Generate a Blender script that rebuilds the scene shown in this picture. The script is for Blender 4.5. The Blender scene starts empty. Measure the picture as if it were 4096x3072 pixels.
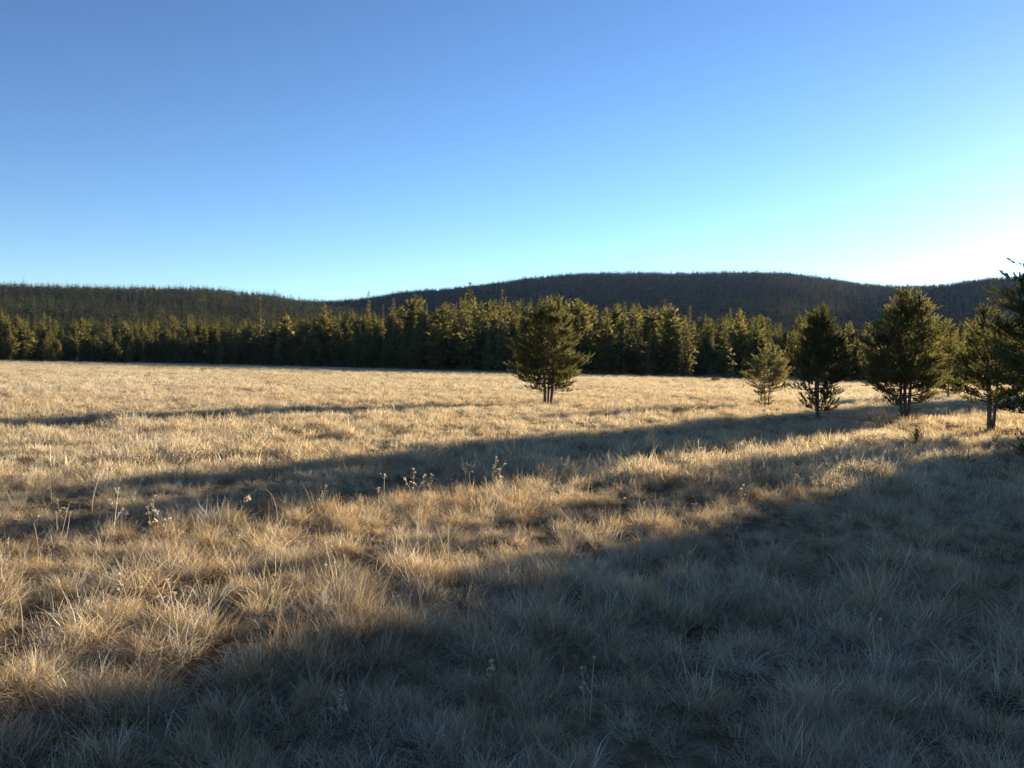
import bpy, math, random
import numpy as np

RNG = np.random.default_rng(7)
random.seed(7)
SC = bpy.context.scene
COL = SC.collection
R = math.radians

# ------------------------------------------------------------------ camera
EYE = 1.76
PITCH, ROLL, HFOV = R(-1.27), R(1.2), R(65.0)
F4 = 2048 / math.tan(HFOV / 2)              # focal length in pixels of a 4096 wide frame
fw = np.array([0, math.cos(PITCH), math.sin(PITCH)])
up0 = np.array([0, -math.sin(PITCH), math.cos(PITCH)])
rt0 = np.array([1.0, 0, 0])
rt = rt0 * math.cos(ROLL) + up0 * math.sin(ROLL)
up = -rt0 * math.sin(ROLL) + up0 * math.cos(ROLL)
from mathutils import Matrix, Vector
cam_d = bpy.data.cameras.new('camera')
cam_d.sensor_width = 36
cam_d.angle = HFOV
cam_d.clip_start, cam_d.clip_end = 0.05, 30000
cam = bpy.data.objects.new('camera', cam_d)
COL.objects.link(cam)
cam.matrix_world = Matrix(((rt[0], up[0], -fw[0], 0), (rt[1], up[1], -fw[1], 0), (rt[2], up[2], -fw[2], EYE), (0, 0, 0, 1)))
SC.camera = cam

# ------------------------------------------------------------------ sky and sun
SUN_AZ, SUN_EL = R(41.6), R(8.8)
world = bpy.data.worlds.new('World')
SC.world = world
world.use_nodes = True
wn, wl = world.node_tree.nodes, world.node_tree.links
wn.clear()
sky = wn.new('ShaderNodeTexSky')
sky.sky_type = 'NISHITA'
sky.sun_disc = False
sky.sun_elevation = SUN_EL
sky.sun_rotation = SUN_AZ
sky.altitude = 1400
sky.air_density, sky.dust_density, sky.ozone_density = 1.0, 0.2, 1.8
bg = wn.new('ShaderNodeBackground')
bg.inputs['Strength'].default_value = 0.1
wo = wn.new('ShaderNodeOutputWorld')
def wmul(col, src):
    q = wn.new('ShaderNodeMix')
    q.data_type, q.blend_type = 'RGBA', 'MULTIPLY'
    q.inputs[0].default_value = 1
    wl.new(src, q.inputs[6])
    q.inputs[7].default_value = (*col, 1)
    return q.outputs[2]
gm = wn.new('ShaderNodeGamma')
gm.inputs['Gamma'].default_value = 1.3
wl.new(wmul((0.29, 0.28, 0.29), sky.outputs[0]), gm.inputs['Color'])
wl.new(wmul((1.52, 1.72, 1.92), gm.outputs[0]), bg.inputs[0])
wl.new(bg.outputs[0], wo.inputs[0])
sd = bpy.data.lights.new('sun', 'SUN')
sd.energy = 5.0
sd.angle = R(0.5)
sd.color = (1.0, 0.86, 0.66)
sun = bpy.data.objects.new('sun', sd)
COL.objects.link(sun)
SUNV = Vector((math.sin(SUN_AZ) * math.cos(SUN_EL), math.cos(SUN_AZ) * math.cos(SUN_EL), math.sin(SUN_EL)))
sun.rotation_euler = SUNV.to_track_quat('Z', 'Y').to_euler()
vs = SC.view_settings
SC.display_settings.display_device = 'sRGB'
vs.view_transform = 'Standard'
vs.look = 'None'
vs.gamma = 1
vs.use_curve_mapping = False
vs.exposure = 2.1
SC.cycles.max_bounces = 4
SC.cycles.diffuse_bounces = 3
SC.cycles.transmission_bounces = 3
SC.cycles.caustics_reflective = False
SC.cycles.caustics_refractive = False
SC.cycles.transparent_max_bounces = 4

# ------------------------------------------------------------------ helpers
def ray(px, py):
    d = fw + rt * ((px - 2048) / F4) + up * ((1536 - py) / F4)
    return d

def smooth(a, b, x):
    t = np.clip((x - a) / (b - a), 0, 1)
    return t * t * (3 - 2 * t)

def vnoise(x, y, seed=0):
    xi, yi = np.floor(x), np.floor(y)
    xf, yf = x - xi, y - yi
    def hsh(a, b):
        v = np.sin(a * 127.1 + b * 311.7 + seed * 74.7) * 43758.5453
        return v - np.floor(v)
    u, v = xf * xf * (3 - 2 * xf), yf * yf * (3 - 2 * yf)
    a = hsh(xi, yi) * (1 - u) + hsh(xi + 1, yi) * u
    b = hsh(xi, yi + 1) * (1 - u) + hsh(xi + 1, yi + 1) * u
    return a * (1 - v) + b * v

def fbm(x, y, seed=0, o=3):
    s, a, t = 0, 1, 0
    for i in range(o):
        s = s + a * vnoise(x * 2 ** i, y * 2 ** i, seed + i)
        t += a
        a *= 0.5
    return s / t

def mesh_np(name, v, faces, mat=None, smooth_shade=False):
    """v (n,3); faces: list of (m,k) int arrays"""
    me = bpy.data.meshes.new(name)
    v = np.asarray(v, np.float32)
    me.vertices.add(len(v))
    me.vertices.foreach_set('co', v.ravel())
    loops = np.concatenate([f.ravel() for f in faces]).astype(np.int32)
    tot = np.concatenate([np.full(len(f), f.shape[1]) for f in faces]).astype(np.int32)
    start = np.concatenate([[0], np.cumsum(tot)[:-1]]).astype(np.int32)
    me.loops.add(len(loops))
    me.loops.foreach_set('vertex_index', loops)
    me.polygons.add(len(tot))
    me.polygons.foreach_set('loop_start', start)
    me.polygons.foreach_set('loop_total', tot)
    if smooth_shade:
        me.polygons.foreach_set('use_smooth', np.ones(len(tot), bool))
    me.update(calc_edges=True)
    if mat:
        me.materials.append(mat)
    return me

def link(name, me, parent=None, loc=None):
    o = bpy.data.objects.new(name, me)
    COL.objects.link(o)
    if parent:
        o.parent = parent
    if loc is not None:
        o.location = loc
    return o

def tag(o, label=None, cat=None, group=None, kind=None):
    for k, v in (('label', label), ('category', cat), ('group', group), ('kind', kind)):
        if v:
            o[k] = v
    return o

def empty(name, loc, rz=0):
    o = bpy.data.objects.new(name, None)
    o.empty_display_size = 0.3
    COL.objects.link(o)
    o.location = loc
    o.rotation_euler = (0, 0, rz)
    return o

# ------------------------------------------------------------------ terrain
def azr(px, py):
    d = ray(px, py)
    return math.atan2(d[0], d[1]), d[2] / math.hypot(d[0], d[1])

def prof(pts):
    a = [azr(*p) for p in pts]
    return np.array([q[0] for q in a]), np.array([q[1] for q in a])

# skyline in pixels of the photograph
LEFT = [(-400, 1145), (0, 1140), (300, 1148), (600, 1155), (850, 1155), (1000, 1178), (1200, 1210), (1400, 1240), (1700, 1290), (2100, 1370), (2600, 1440)]
RIGHT = [(500, 1330), (900, 1255), (1200, 1217), (1350, 1212), (1450, 1205), (1600, 1178), (1800, 1162), (1950, 1145), (2080, 1125), (2250, 1105), (2400, 1097), (2600, 1100),
         (2800, 1098), (3000, 1096), (3150, 1100), (3300, 1120), (3450, 1145), (3600, 1155), (3750, 1150), (3900, 1130), (4096, 1115), (4400, 1160), (4800, 1250), (5600, 1380)]
LA, LE = prof(LEFT)
RA, RE = prof(RIGHT)
RL, RR = 1450.0, 2300.0
EA = np.array([R(a) for a in (-80, -50, -32.5, -18, -8, 0, 8, 16, 24, 32, 45, 80)])
ED = np.array([330, 340, 330, 330, 270, 228, 212, 195, 190, 210, 300, 400.0])

def edge(az):
    return np.interp(az, EA, ED) + 9 * (vnoise(az * 40, az * 0, 3) - 0.5)

def hillz(r, az, A, E, Rr, r0, tree):
    e = np.interp(az, A, E, left=E[0], right=E[-1])
    e = e * (1 + 0.0 * r)
    zr = np.maximum(e * Rr + EYE - tree, 0)
    t = np.clip((r - r0) / (Rr - r0), 0, 1)
    s = 0.35 * t + 0.65 * t * t * (2 - t) 
    z = zr * s
    z = z + np.minimum(zr, 60) / 60 * 9 * (fbm(r / 160 + 9, az * 9, 5) - 0.5) * smooth(0.05, 0.4, t) * (1 - smooth(0.75, 1, t))
    z = np.where(r > Rr, zr * (1 - 0.6 * smooth(Rr, Rr + 1800, r)), z)
    return z

def H(x, y):
    x, y = np.asarray(x, float), np.asarray(y, float)
    r = np.hypot(x, y)
    az = np.arctan2(x, y)
    z = 0.14 * (fbm(x / 14, y / 14, 1) - 0.5) + 0.035 * (fbm(x / 2.2, y / 2.2, 2) - 0.5)
    z = z * smooth(0, 4, r)
    e = edge(az)
    z = z + 14 * smooth(-5, 250, r - e) + 6 * (fbm(x / 60, y / 60, 4) - 0.5) * smooth(10, 120, r - e)
    front = (np.abs(az) < R(85))
    zl = hillz(r, az, LA, LE, RL, 560.0, 19)
    zr = hillz(r, az, RA, RE, RR, 700.0, 15)
    fade = 1 - smooth(R(55), R(85), np.abs(az))
    return z + np.maximum(zl, zr) * fade

def ground_at(px, py):
    """where the ray through a pixel meets the meadow"""
    d = ray(px, py)
    t = EYE / -d[2]
    for _ in range(6):
        p = d * t
        t = (EYE - float(H(p[0], p[1]))) / -d[2]
    return d[0] * t, d[1] * t, EYE + d[2] * t

def at_dist(px, dist):
    """a ground point under pixel column px (taken at the horizon), at forward distance dist"""
    d = ray(px, 1465 + 0.021 * (px - 2048))
    x, y = d[0] / d[1] * dist, dist
    return x, y, float(H(x, y))

# ------------------------------------------------------------------ materials
def new_mat(name):
    m = bpy.data.materials.new(name)
    m.use_nodes = True
    n = m.node_tree.nodes
    n.clear()
    out = n.new('ShaderNodeOutputMaterial')
    return m, n, m.node_tree.links, out

def ramp(n, stops):
    r = n.new('ShaderNodeValToRGB')
    e = r.color_ramp.elements
    while len(e) < len(stops):
        e.new(0.5)
    for k, (p, c) in enumerate(stops):
        e[k].position = p
        e[k].color = (*c, 1)
    return r

def leaf_mat(name, stops, trans=0.4, tint=(1.2, 1.05, 0.7), gloss=0.0, noise_scale=0.25, rough=0.5, patch=0.5, spread=0.6):
    m, n, l, out = new_mat(name)
    oi = n.new('ShaderNodeObjectInfo')
    geo = n.new('ShaderNodeNewGeometry')
    nz = n.new('ShaderNodeTexNoise')
    nz.inputs['Scale'].default_value = noise_scale
    nz.inputs['Detail'].default_value = 3
    l.new(geo.outputs['Position'], nz.inputs['Vector'])
    mix = n.new('ShaderNodeMix')
    mix.data_type = 'FLOAT'
    mix.inputs[0].default_value = patch
    l.new(oi.outputs['Random'], mix.inputs[2])
    st = n.new('ShaderNodeMapRange')
    st.inputs[1].default_value, st.inputs[2].default_value = 0.3, 0.7
    l.new(nz.outputs['Fac'], st.inputs[0])
    l.new(st.outputs[0], mix.inputs[3])
    add = n.new('ShaderNodeMath')
    add.operation = 'MULTIPLY_ADD'
    l.new(geo.outputs['Random Per Island'], add.inputs[0])
    add.inputs[1].default_value = spread
    l.new(mix.outputs[0], add.inputs[2])
    sub = n.new('ShaderNodeMath')
    sub.operation = 'SUBTRACT'
    l.new(add.outputs[0], sub.inputs[0])
    sub.inputs[1].default_value = spread / 2
    cr = ramp(n, stops)
    l.new(sub.outputs[0], cr.inputs[0])
    df = n.new('ShaderNodeBsdfDiffuse')
    tr = n.new('ShaderNodeBsdfTranslucent')
    mul = n.new('ShaderNodeMix')
    mul.data_type = 'RGBA'
    mul.blend_type = 'MULTIPLY'
    mul.inputs[0].default_value = 1
    l.new(cr.outputs[0], mul.inputs[6])
    mul.inputs[7].default_value = (*tint, 1)
    l.new(cr.outputs[0], df.inputs[0])
    l.new(mul.outputs[2], tr.inputs[0])
    ms = n.new('ShaderNodeMixShader')
    ms.inputs[0].default_value = trans
    l.new(df.outputs[0], ms.inputs[1])
    l.new(tr.outputs[0], ms.inputs[2])
    last = ms
    if gloss:
        gl = n.new('ShaderNodeBsdfGlossy')
        gl.inputs['Roughness'].default_value = rough
        gl.inputs[0].default_value = (1, 1, 1, 1)
        m2 = n.new('ShaderNodeMixShader')
        m2.inputs[0].default_value = gloss
        l.new(ms.outputs[0], m2.inputs[1])
        l.new(gl.outputs[0], m2.inputs[2])
        last = m2
    l.new(last.outputs[0], out.inputs[0])
    return m

GRASS = leaf_mat('dry_grass', [(0.0, (0.20, 0.13, 0.07)), (0.3, (0.39, 0.29, 0.165)), (0.55, (0.51, 0.405, 0.26)), (0.8, (0.56, 0.485, 0.35)), (1.0, (0.55, 0.52, 0.45))],
                 trans=0.48, tint=(1.1, 1.0, 0.82), gloss=0.03, noise_scale=0.22)
PALE = leaf_mat('pale_far_grass', [(0.0, (0.38, 0.305, 0.20)), (0.4, (0.47, 0.395, 0.275)), (0.7, (0.54, 0.475, 0.355)), (1.0, (0.57, 0.53, 0.44))], trans=0.42, tint=(1.1, 1.0, 0.8), noise_scale=0.06)
FROST = leaf_mat('frosted_blade', [(0.0, (0.40, 0.34, 0.26)), (0.5, (0.54, 0.50, 0.44)), (1.0, (0.66, 0.65, 0.63))], trans=0.35, gloss=0.05, noise_scale=0.5)
STRAW = leaf_mat('seed_stalk', [(0.0, (0.40, 0.29, 0.16)), (0.5, (0.55, 0.43, 0.27)), (1.0, (0.68, 0.62, 0.52))], trans=0.3, noise_scale=2.0)
NEEDLE = leaf_mat('pine_needles', [(0.0, (0.05, 0.056, 0.02)), (0.5, (0.115, 0.112, 0.040)), (1.0, (0.235, 0.22, 0.125))], trans=0.5, tint=(1.38, 1.27, 0.82), gloss=0.015, noise_scale=1.6, rough=0.45)
FAR = leaf_mat('forest_needles', [(0.0, (0.056, 0.064, 0.028)), (0.5, (0.112, 0.105, 0.042)), (1.0, (0.185, 0.155, 0.062))], trans=0.42, tint=(1.12, 1.05, 0.68), noise_scale=0.02, patch=0.35)
HILLN = leaf_mat('hill_needles', [(0.0, (0.020, 0.028, 0.020)), (0.5, (0.048, 0.054, 0.030)), (1.0, (0.115, 0.108, 0.048))], trans=0.25, noise_scale=0.01, patch=0.15)

def bark_mat(name, c0, c1, scale):
    m, n, l, out = new_mat(name)
    tc = n.new('ShaderNodeTexCoord')
    mp = n.new('ShaderNodeMapping')
    mp.inputs['Scale'].default_value = (1, 1, 0.25)
    nz = n.new('ShaderNodeTexNoise')
    nz.inputs['Scale'].default_value = scale
    nz.inputs['Detail'].default_value = 6
    l.new(tc.outputs['Object'], mp.inputs[0])
    l.new(mp.outputs[0], nz.inputs['Vector'])
    cr = ramp(n, [(0.3, c0), (0.7, c1)])
    l.new(nz.outputs['Fac'], cr.inputs[0])
    bs = n.new('ShaderNodeBsdfPrincipled')
    bs.inputs['Roughness'].default_value = 0.9
    bp = n.new('ShaderNodeBump')
    bp.inputs['Distance'].default_value = 0.02
    l.new(nz.outputs['Fac'], bp.inputs['Height'])
    l.new(bp.outputs[0], bs.inputs['Normal'])
    l.new(cr.outputs[0], bs.inputs['Base Color'])
    l.new(bs.outputs[0], out.inputs[0])
    return m

BARK = bark_mat('pine_bark', (0.06, 0.045, 0.035), (0.17, 0.13, 0.10), 30)

def ground_mat():
    m, n, l, out = new_mat('meadow_ground')
    geo = n.new('ShaderNodeNewGeometry')
    at = n.new('ShaderNodeAttribute')
    at.attribute_name = 'wood'
    n1 = n.new('ShaderNodeTexNoise')
    n1.inputs['Scale'].default_value = 0.35
    n1.inputs['Detail'].default_value = 8
    n1.inputs['Roughness'].default_value = 0.7
    n2 = n.new('ShaderNodeTexNoise')
    n2.inputs['Scale'].default_value = 9
    n2.inputs['Detail'].default_value = 5
    for q in (n1, n2):
        l.new(geo.outputs['Position'], q.inputs['Vector'])
    ad = n.new('ShaderNodeMath')
    ad.operation = 'ADD'
    l.new(n1.outputs['Fac'], ad.inputs[0])
    l.new(n2.outputs['Fac'], ad.inputs[1])
    hf = n.new('ShaderNodeMath')
    hf.operation = 'MULTIPLY'
    hf.inputs[1].default_value = 0.5
    l.new(ad.outputs[0], hf.inputs[0])
    cr = ramp(n, [(0.3, (0.07, 0.048, 0.027)), (0.5, (0.15, 0.105, 0.058)), (0.7, (0.27, 0.205, 0.118))])
    l.new(hf.outputs[0], cr.inputs[0])
    mx = n.new('ShaderNodeMix')
    mx.data_type = 'RGBA'
    l.new(at.outputs['Fac'], mx.inputs[0])
    l.new(cr.outputs[0], mx.inputs[6])
    mx.inputs[7].default_value = (0.045, 0.038, 0.024, 1)
    bs = n.new('ShaderNodeBsdfDiffuse')
    l.new(mx.outputs[2], bs.inputs[0])
    bp = n.new('ShaderNodeBump')
    bp.inputs['Distance'].default_value = 0.05
    l.new(n2.outputs['Fac'], bp.inputs['Height'])
    l.new(bp.outputs[0], bs.inputs['Normal'])
    l.new(bs.outputs[0], out.inputs[0])
    return m

# ------------------------------------------------------------------ ground sheet
def build_ground():
    azs = np.concatenate([np.linspace(-180, -62, 26)[:-1], np.linspace(-62, 62, 420), np.linspace(62, 180, 26)[1:-1]])
    azs = np.radians(azs)
    rs = np.concatenate([np.geomspace(0.6, 9000, 330)])
    A, Rr = np.meshgrid(azs, rs)
    X, Y = np.sin(A) * Rr, np.cos(A) * Rr
    Z = H(X, Y)
    na, nr = len(azs), len(rs)
    v = np.stack([X, Y, Z], -1).reshape(-1, 3)
    i, j = np.meshgrid(np.arange(nr - 1), np.arange(na), indexing='ij')
    j2 = (j + 1) % na
    q = np.stack([i * na + j, i * na + j2, (i + 1) * na + j2, (i + 1) * na + j], -1).reshape(-1, 4)[:, ::-1]
    c = len(v)
    v = np.vstack([v, [[0, 0, 0]]])
    k = np.arange(na)
    cap = np.stack([np.full(na, c), (k + 1) % na, k], -1)
    me = mesh_np('ground', v, [q, cap], ground_mat(), True)
    wood = np.append(smooth(-2, 14, Rr - edge(A)).ravel(), 0).astype(np.float32)
    at = me.attributes.new('wood', 'FLOAT', 'POINT')
    at.data.foreach_set('value', wood)
    o = link('ground', me)
    tag(o, kind='structure')
    return o
build_ground()

# ------------------------------------------------------------------ scatter (stuff)
def source_collection(name, meshes):
    c = bpy.data.collections.new(name)
    for i, me in enumerate(meshes):
        o = bpy.data.objects.new('%s_%02d' % (name, i), me)
        c.objects.link(o)
    return c

def scatter(name, coll, P, ROT, SCL, IDX, label):
    me = bpy.data.meshes.new(name)
    me.vertices.add(len(P))
    me.vertices.foreach_set('co', np.asarray(P, np.float32).ravel())
    a = me.attributes.new('rot', 'FLOAT_VECTOR', 'POINT')
    a.data.foreach_set('vector', np.asarray(ROT, np.float32).ravel())
    a = me.attributes.new('scl', 'FLOAT_VECTOR', 'POINT')
    a.data.foreach_set('vector', np.asarray(SCL, np.float32).ravel())
    a = me.attributes.new('idx', 'INT', 'POINT')
    a.data.foreach_set('value', np.asarray(IDX, np.int32))
    o = link(name, me)
    ng = bpy.data.node_groups.new(name + '_scatter', 'GeometryNodeTree')
    ng.interface.new_socket('Geometry', in_out='INPUT', socket_type='NodeSocketGeometry')
    ng.interface.new_socket('Geometry', in_out='OUTPUT', socket_type='NodeSocketGeometry')
    n, l = ng.nodes, ng.links
    gi, go = n.new('NodeGroupInput'), n.new('NodeGroupOutput')
    ci = n.new('GeometryNodeCollectionInfo')
    ci.inputs['Collection'].default_value = coll
    ci.inputs['Separate Children'].default_value = True
    ci.inputs['Reset Children'].default_value = True
    ip = n.new('GeometryNodeInstanceOnPoints')
    ip.inputs['Pick Instance'].default_value = True
    def named(nm, dt):
        q = n.new('GeometryNodeInputNamedAttribute')
        q.data_type = dt
        q.inputs['Name'].default_value = nm
        return q.outputs['Attribute']
    er = n.new('FunctionNodeEulerToRotation')
    l.new(named('rot', 'FLOAT_VECTOR'), er.inputs[0])
    l.new(gi.outputs[0], ip.inputs['Points'])
    l.new(ci.outputs[0], ip.inputs['Instance'])
    l.new(named('idx', 'INT'), ip.inputs['Instance Index'])
    l.new(er.outputs[0], ip.inputs['Rotation'])
    l.new(named('scl', 'FLOAT_VECTOR'), ip.inputs['Scale'])
    l.new(ip.outputs[0], go.inputs[0])
    md = o.modifiers.new('scatter', 'NODES')
    md.node_group = ng
    tag(o, label=label, kind='stuff')
    return o

# ------------------------------------------------------------------ distant conifers
def sprays(base, dirs, length, width, droop, rng):
    """bent rhombic sprays of needles: 5 points, 4 triangles each, with a raised midrib so that they have depth"""
    n = len(base)
    d = dirs / np.linalg.norm(dirs, axis=1, keepdims=True)
    upv = np.tile(np.array([0, 0, 1.0]), (n, 1)) + rng.normal(0, 0.9, (n, 3))
    s = np.cross(d, upv)
    s /= np.linalg.norm(s, axis=1, keepdims=True) + 1e-9
    u = np.cross(s, d)
    L, W, D = length[:, None], width[:, None], droop[:, None]
    p0 = base
    p1 = base + d * L * 0.5 + s * W * 0.5 - u * D * 0.5
    p2 = base + d * L - u * D
    p3 = base + d * L * 0.5 - s * W * 0.5 - u * D * 0.5
    p4 = base + d * L * 0.5 + u * W * 0.28
    v = np.stack([p0, p1, p2, p3, p4], 1).reshape(-1, 3)
    o = np.arange(n)[:, None] * 5
    f = np.concatenate([o + np.array([[0, 1, 4]]), o + np.array([[1, 2, 4]]), o + np.array([[2, 3, 4]]), o + np.array([[3, 0, 4]])])
    return v, f

def conifer_crown(seed, kind, levels=26, per=9, seg=3, wide=0.42):
    """unit height crown; kind: 'spire' or 'round'"""
    rng = np.random.default_rng(seed)
    B, D, L, W, Q = [], [], [], [], []
    z0 = 0.05 if kind == 'round' else 0.03
    lob = rng.uniform(0, 6.28, 3)
    for k in range(levels):
        t = (k + rng.uniform(-0.3, 0.3)) / (levels - 1)
        t = min(max(t, 0), 1)
        z = z0 + (0.985 - z0) * t
        if kind == 'spire':
            rad = 0.150 * (1 - t) ** 0.9 * (0.8 + 0.2 * math.sin(t * 9 + lob[0])) + 0.010
            rad *= 0.75 + 0.25 * min(1, t * 6)
        else:
            rad = 0.215 * (1 - t ** 2.2) ** 0.75 * (0.82 + 0.18 * math.sin(t * 8 + lob[1])) + 0.012
            rad *= 0.6 + 0.4 * min(1, t * 4)
        nb = max(3, int(per * (0.45 + 0.55 * rad / 0.17)))
        a0 = rng.uniform(0, 6.28)
        for b in range(nb):
            a = a0 + b * 6.283 / nb + rng.normal(0, 0.25)
            rr = rad * rng.uniform(0.62, 1.15) * (1 + 0.14 * math.sin(2 * a + lob[2]))
            el = (-0.25 + 0.9 * t) if kind == 'spire' else (0.05 + 0.7 * t)
            dr = np.array([math.cos(a) * math.cos(el), math.sin(a) * math.cos(el), math.sin(el)])
            for s in range(seg):
                q = (s + 0.2) / seg
                B.append(np.array([0, 0, z]) + dr * rr * q + rng.normal(0, 0.006, 3))
                D.append(dr + rng.normal(0, 0.35, 3))
                L.append(max(rr * (1 / seg) * 1.7, 0.016) * rng.uniform(0.8, 1.2))
                W.append(max(0.030 - 0.019 * t, rr * wide) * rng.uniform(0.7, 1.2) * (1.1 - 0.3 * q))
                Q.append(0.006 * rng.uniform(-0.4, 1))
    # leading shoot
    for s in range(3):
        B.append(np.array([0, 0, 0.93 + 0.02 * s])); D.append(np.array([rng.normal(0, .1), rng.normal(0, .1), 1])); L.append(0.05); W.append(0.012); Q.append(0.0)
    return sprays(np.array(B), np.array(D), np.array(L), np.array(W), np.array(Q), rng)

def trunk_mesh(name, mat, h=0.75, r=0.014, sides=6):
    v, f = [], []
    for k, t in enumerate((-0.02, 0.1, 0.5, 1)):
        for s in range(sides):
            a = s * 6.283 / sides
            q = r * (1 - 0.85 * max(t, 0)) * (1.25 if k == 0 else 1)
            v.append((q * math.cos(a), q * math.sin(a), t * h))
    for k in range(3):
        for s in range(sides):
            s2 = (s + 1) % sides
            f.append((k * sides + s, k * sides + s2, (k + 1) * sides + s2, (k + 1) * sides + s))
    return mesh_np(name, np.array(v), [np.array(f)], mat, True)

KINDS = ['spire', 'spire', 'spire', 'round', 'round', 'spire', 'round', 'round']
FARM = []
for i, k in enumerate(KINDS):
    v, f = conifer_crown(100 + i, k)
    FARM.append(mesh_np('conifer_crown', v, [f], FAR))
FAR_TRUNK = trunk_mesh('conifer_trunk', BARK)
HILLM = []
for i in range(6):
    v, f = conifer_crown(200 + i, 'spire', levels=11, per=6, seg=1, wide=0.7)
    HILLM.append(mesh_np('hill_tree', v, [f], HILLN))
FAR_C = source_collection('forest_tree', FARM)
HILL_C = source_collection('hill_tree', HILLM)

# forest belt along the far edge of the meadow
def forest_points():
    pts = []
    rng = np.random.default_rng(11)
    cell = 6.6
    xs = np.arange(-420, 420, cell)
    ys = np.arange(90, 620, cell)
    X, Y = np.meshgrid(xs, ys)
    X = X + rng.uniform(-0.46, 0.46, X.shape) * cell
    Y = Y + rng.uniform(-0.46, 0.46, Y.shape) * cell
    r, az = np.hypot(X, Y), np.arctan2(X, Y)
    dep = r - edge(az)
    ok = (dep > 0) & (dep < 210) & (np.abs(az) < R(50)) & (rng.random(X.shape) < 0.92 - 0.25 * smooth(60, 210, dep) - 0.45 * smooth(0.5, 0.75, fbm(X / 21, Y / 21, 35, 2)))
    return X[ok], Y[ok], r[ok], az[ok], dep[ok]

FX, FY, FR, FAZ, FDEP = forest_points()
rng = np.random.default_rng(12)
# height of the trees by bearing: low on the left, tall in the middle
HA = np.radians([-50, -32, -22, -12, -5, 3, 10, 18, 26, 50])
HH = np.array([14.5, 14.5, 16.0, 21.5, 24.0, 23.5, 20.0, 15.0, 13.0, 13.5])
FH = np.interp(FAZ, HA, HH) * np.clip(rng.normal(0.88, 0.3, len(FX)), 0.3, 1.35)
FH *= 0.7 + 0.3 * smooth(0, 22, FDEP)
FH *= 0.68 + 0.5 * smooth(0.25, 0.75, fbm(FX / 17, FY / 17, 33, 2))
FH = np.minimum(FH, np.interp(FAZ, HA, HH) * rng.uniform(0.62, 1.1, len(FX)))
FI = rng.integers(0, 8, len(FX))
FW = rng.uniform(0.8, 1.3, len(FX))
FROT = rng.uniform(0, 6.28, len(FX))
FZ = H(FX, FY)
EXTRA = [(1880, 1128, 246, 0, 1.0), (1475, 1166, 322, 1, 1.0), (1662, 1176, 300, 3, 1.1), (1688, 1182, 296, 2, 1.0), (1042, 1186, 335, 5, 1.1), (1300, 1212, 322, 4, 1.0),
         (212, 1388, 296, 6, 1.3), (308, 1426, 288, 3, 1.3), (846, 1396, 296, 7, 1.3), (888, 1373, 327, 4, 1.1), (1238, 1318, 292, 4, 1.35), (1478, 1334, 272, 6, 1.3), (1420, 1290, 276, 0, 1.2),
         (100, 1290, 338, 7, 1.5), (915, 1262, 345, 2, 1.2), (2310, 1192, 232, 3, 1.1), (2500, 1207, 224, 0, 1.1), (2535, 1214, 230, 1, 1.0), (2680, 1210, 222, 3, 1.0), (2760, 1222, 216, 5, 1.1), (2905, 1256, 206, 0, 1.2)]
ex = []
for (px, py, dd, ki, wf) in EXTRA:
    a_, t_ = azr(px, py)
    x_, y_ = math.sin(a_) * dd, math.cos(a_) * dd
    ex.append((x_, y_, EYE + t_ * dd - float(H(x_, y_)), ki, wf, a_, dd))
ex = np.array(ex)
FX, FY, FH = np.append(FX, ex[:, 0]), np.append(FY, ex[:, 1]), np.append(FH, ex[:, 2])
FI, FW, FAZ, FR = np.append(FI, ex[:, 3].astype(int)), np.append(FW, ex[:, 4]), np.append(FAZ, ex[:, 5]), np.append(FR, ex[:, 6])
FROT = np.append(FROT, rng.uniform(0, 6.28, len(ex)))
FDEP = FR - edge(FAZ)
FZ = H(FX, FY)
inview = np.abs(FAZ) < R(34)
score = FH / FR - 0.0009 * FDEP
score[~inview] = -9
score[-len(EXTRA):] = 9
order = np.argsort(-score)
single = order[:285]
rest = order[285:]
GROUP_F = 'conifers along the far edge of the meadow'
MARK = [(-99, 250, 'right of the left picture edge'), (250, 1000, 'left of the dip in the skyline'), (1000, 1480, 'below the dip in the skyline'), (1480, 2120, 'left of the lone meadow pine'),
        (2120, 2900, 'right of the lone meadow pine'), (2900, 3450, 'behind the two slim pines'), (3450, 9999, 'behind the broad right hand pines')]
ORD = 'first second third fourth fifth sixth seventh eighth ninth tenth eleventh twelfth thirteenth fourteenth fifteenth sixteenth seventeenth eighteenth nineteenth twentieth'.split()
seen = {}
single = sorted(single, key=lambda i: FAZ[i])
for i in single:
    px = 2048 + F4 * math.tan(FAZ[i])
    where = [m for m in MARK if m[0] <= px < m[1]][0][2] if px > -99 else MARK[0][2]
    row = 'front row' if FDEP[i] < 14 else 'second row' if FDEP[i] < 34 else 'back row'
    shape = 'narrow pointed' if KINDS[FI[i]] == 'spire' else 'round topped'
    size = 'small' if FH[i] < 9 else 'mid sized' if FH[i] < 15 else 'tall'
    key = (where, row, shape, size)
    k = seen[key] = seen.get(key, 0) + 1
    e = empty('conifer', (FX[i], FY[i], FZ[i] - 0.1), FROT[i])
    s = FH[i]
    e.scale = (s * FW[i], s * FW[i], s)
    tag(e, '%s %s %s %s conifer %s' % (ORD[min(k, 20) - 1], size, shape, row, where), 'conifer', GROUP_F)
    link('crown', FARM[FI[i]], e)
    link('trunk', FAR_TRUNK, e)
scatter('forest', FAR_C, np.stack([FX, FY, FZ - 0.1], 1)[rest], np.stack([FX * 0, FY * 0, FROT], 1)[rest],
        np.stack([FH * FW, FH * FW, FH], 1)[rest], FI[rest], 'olive conifer forest standing behind the front rows of trees')

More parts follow.
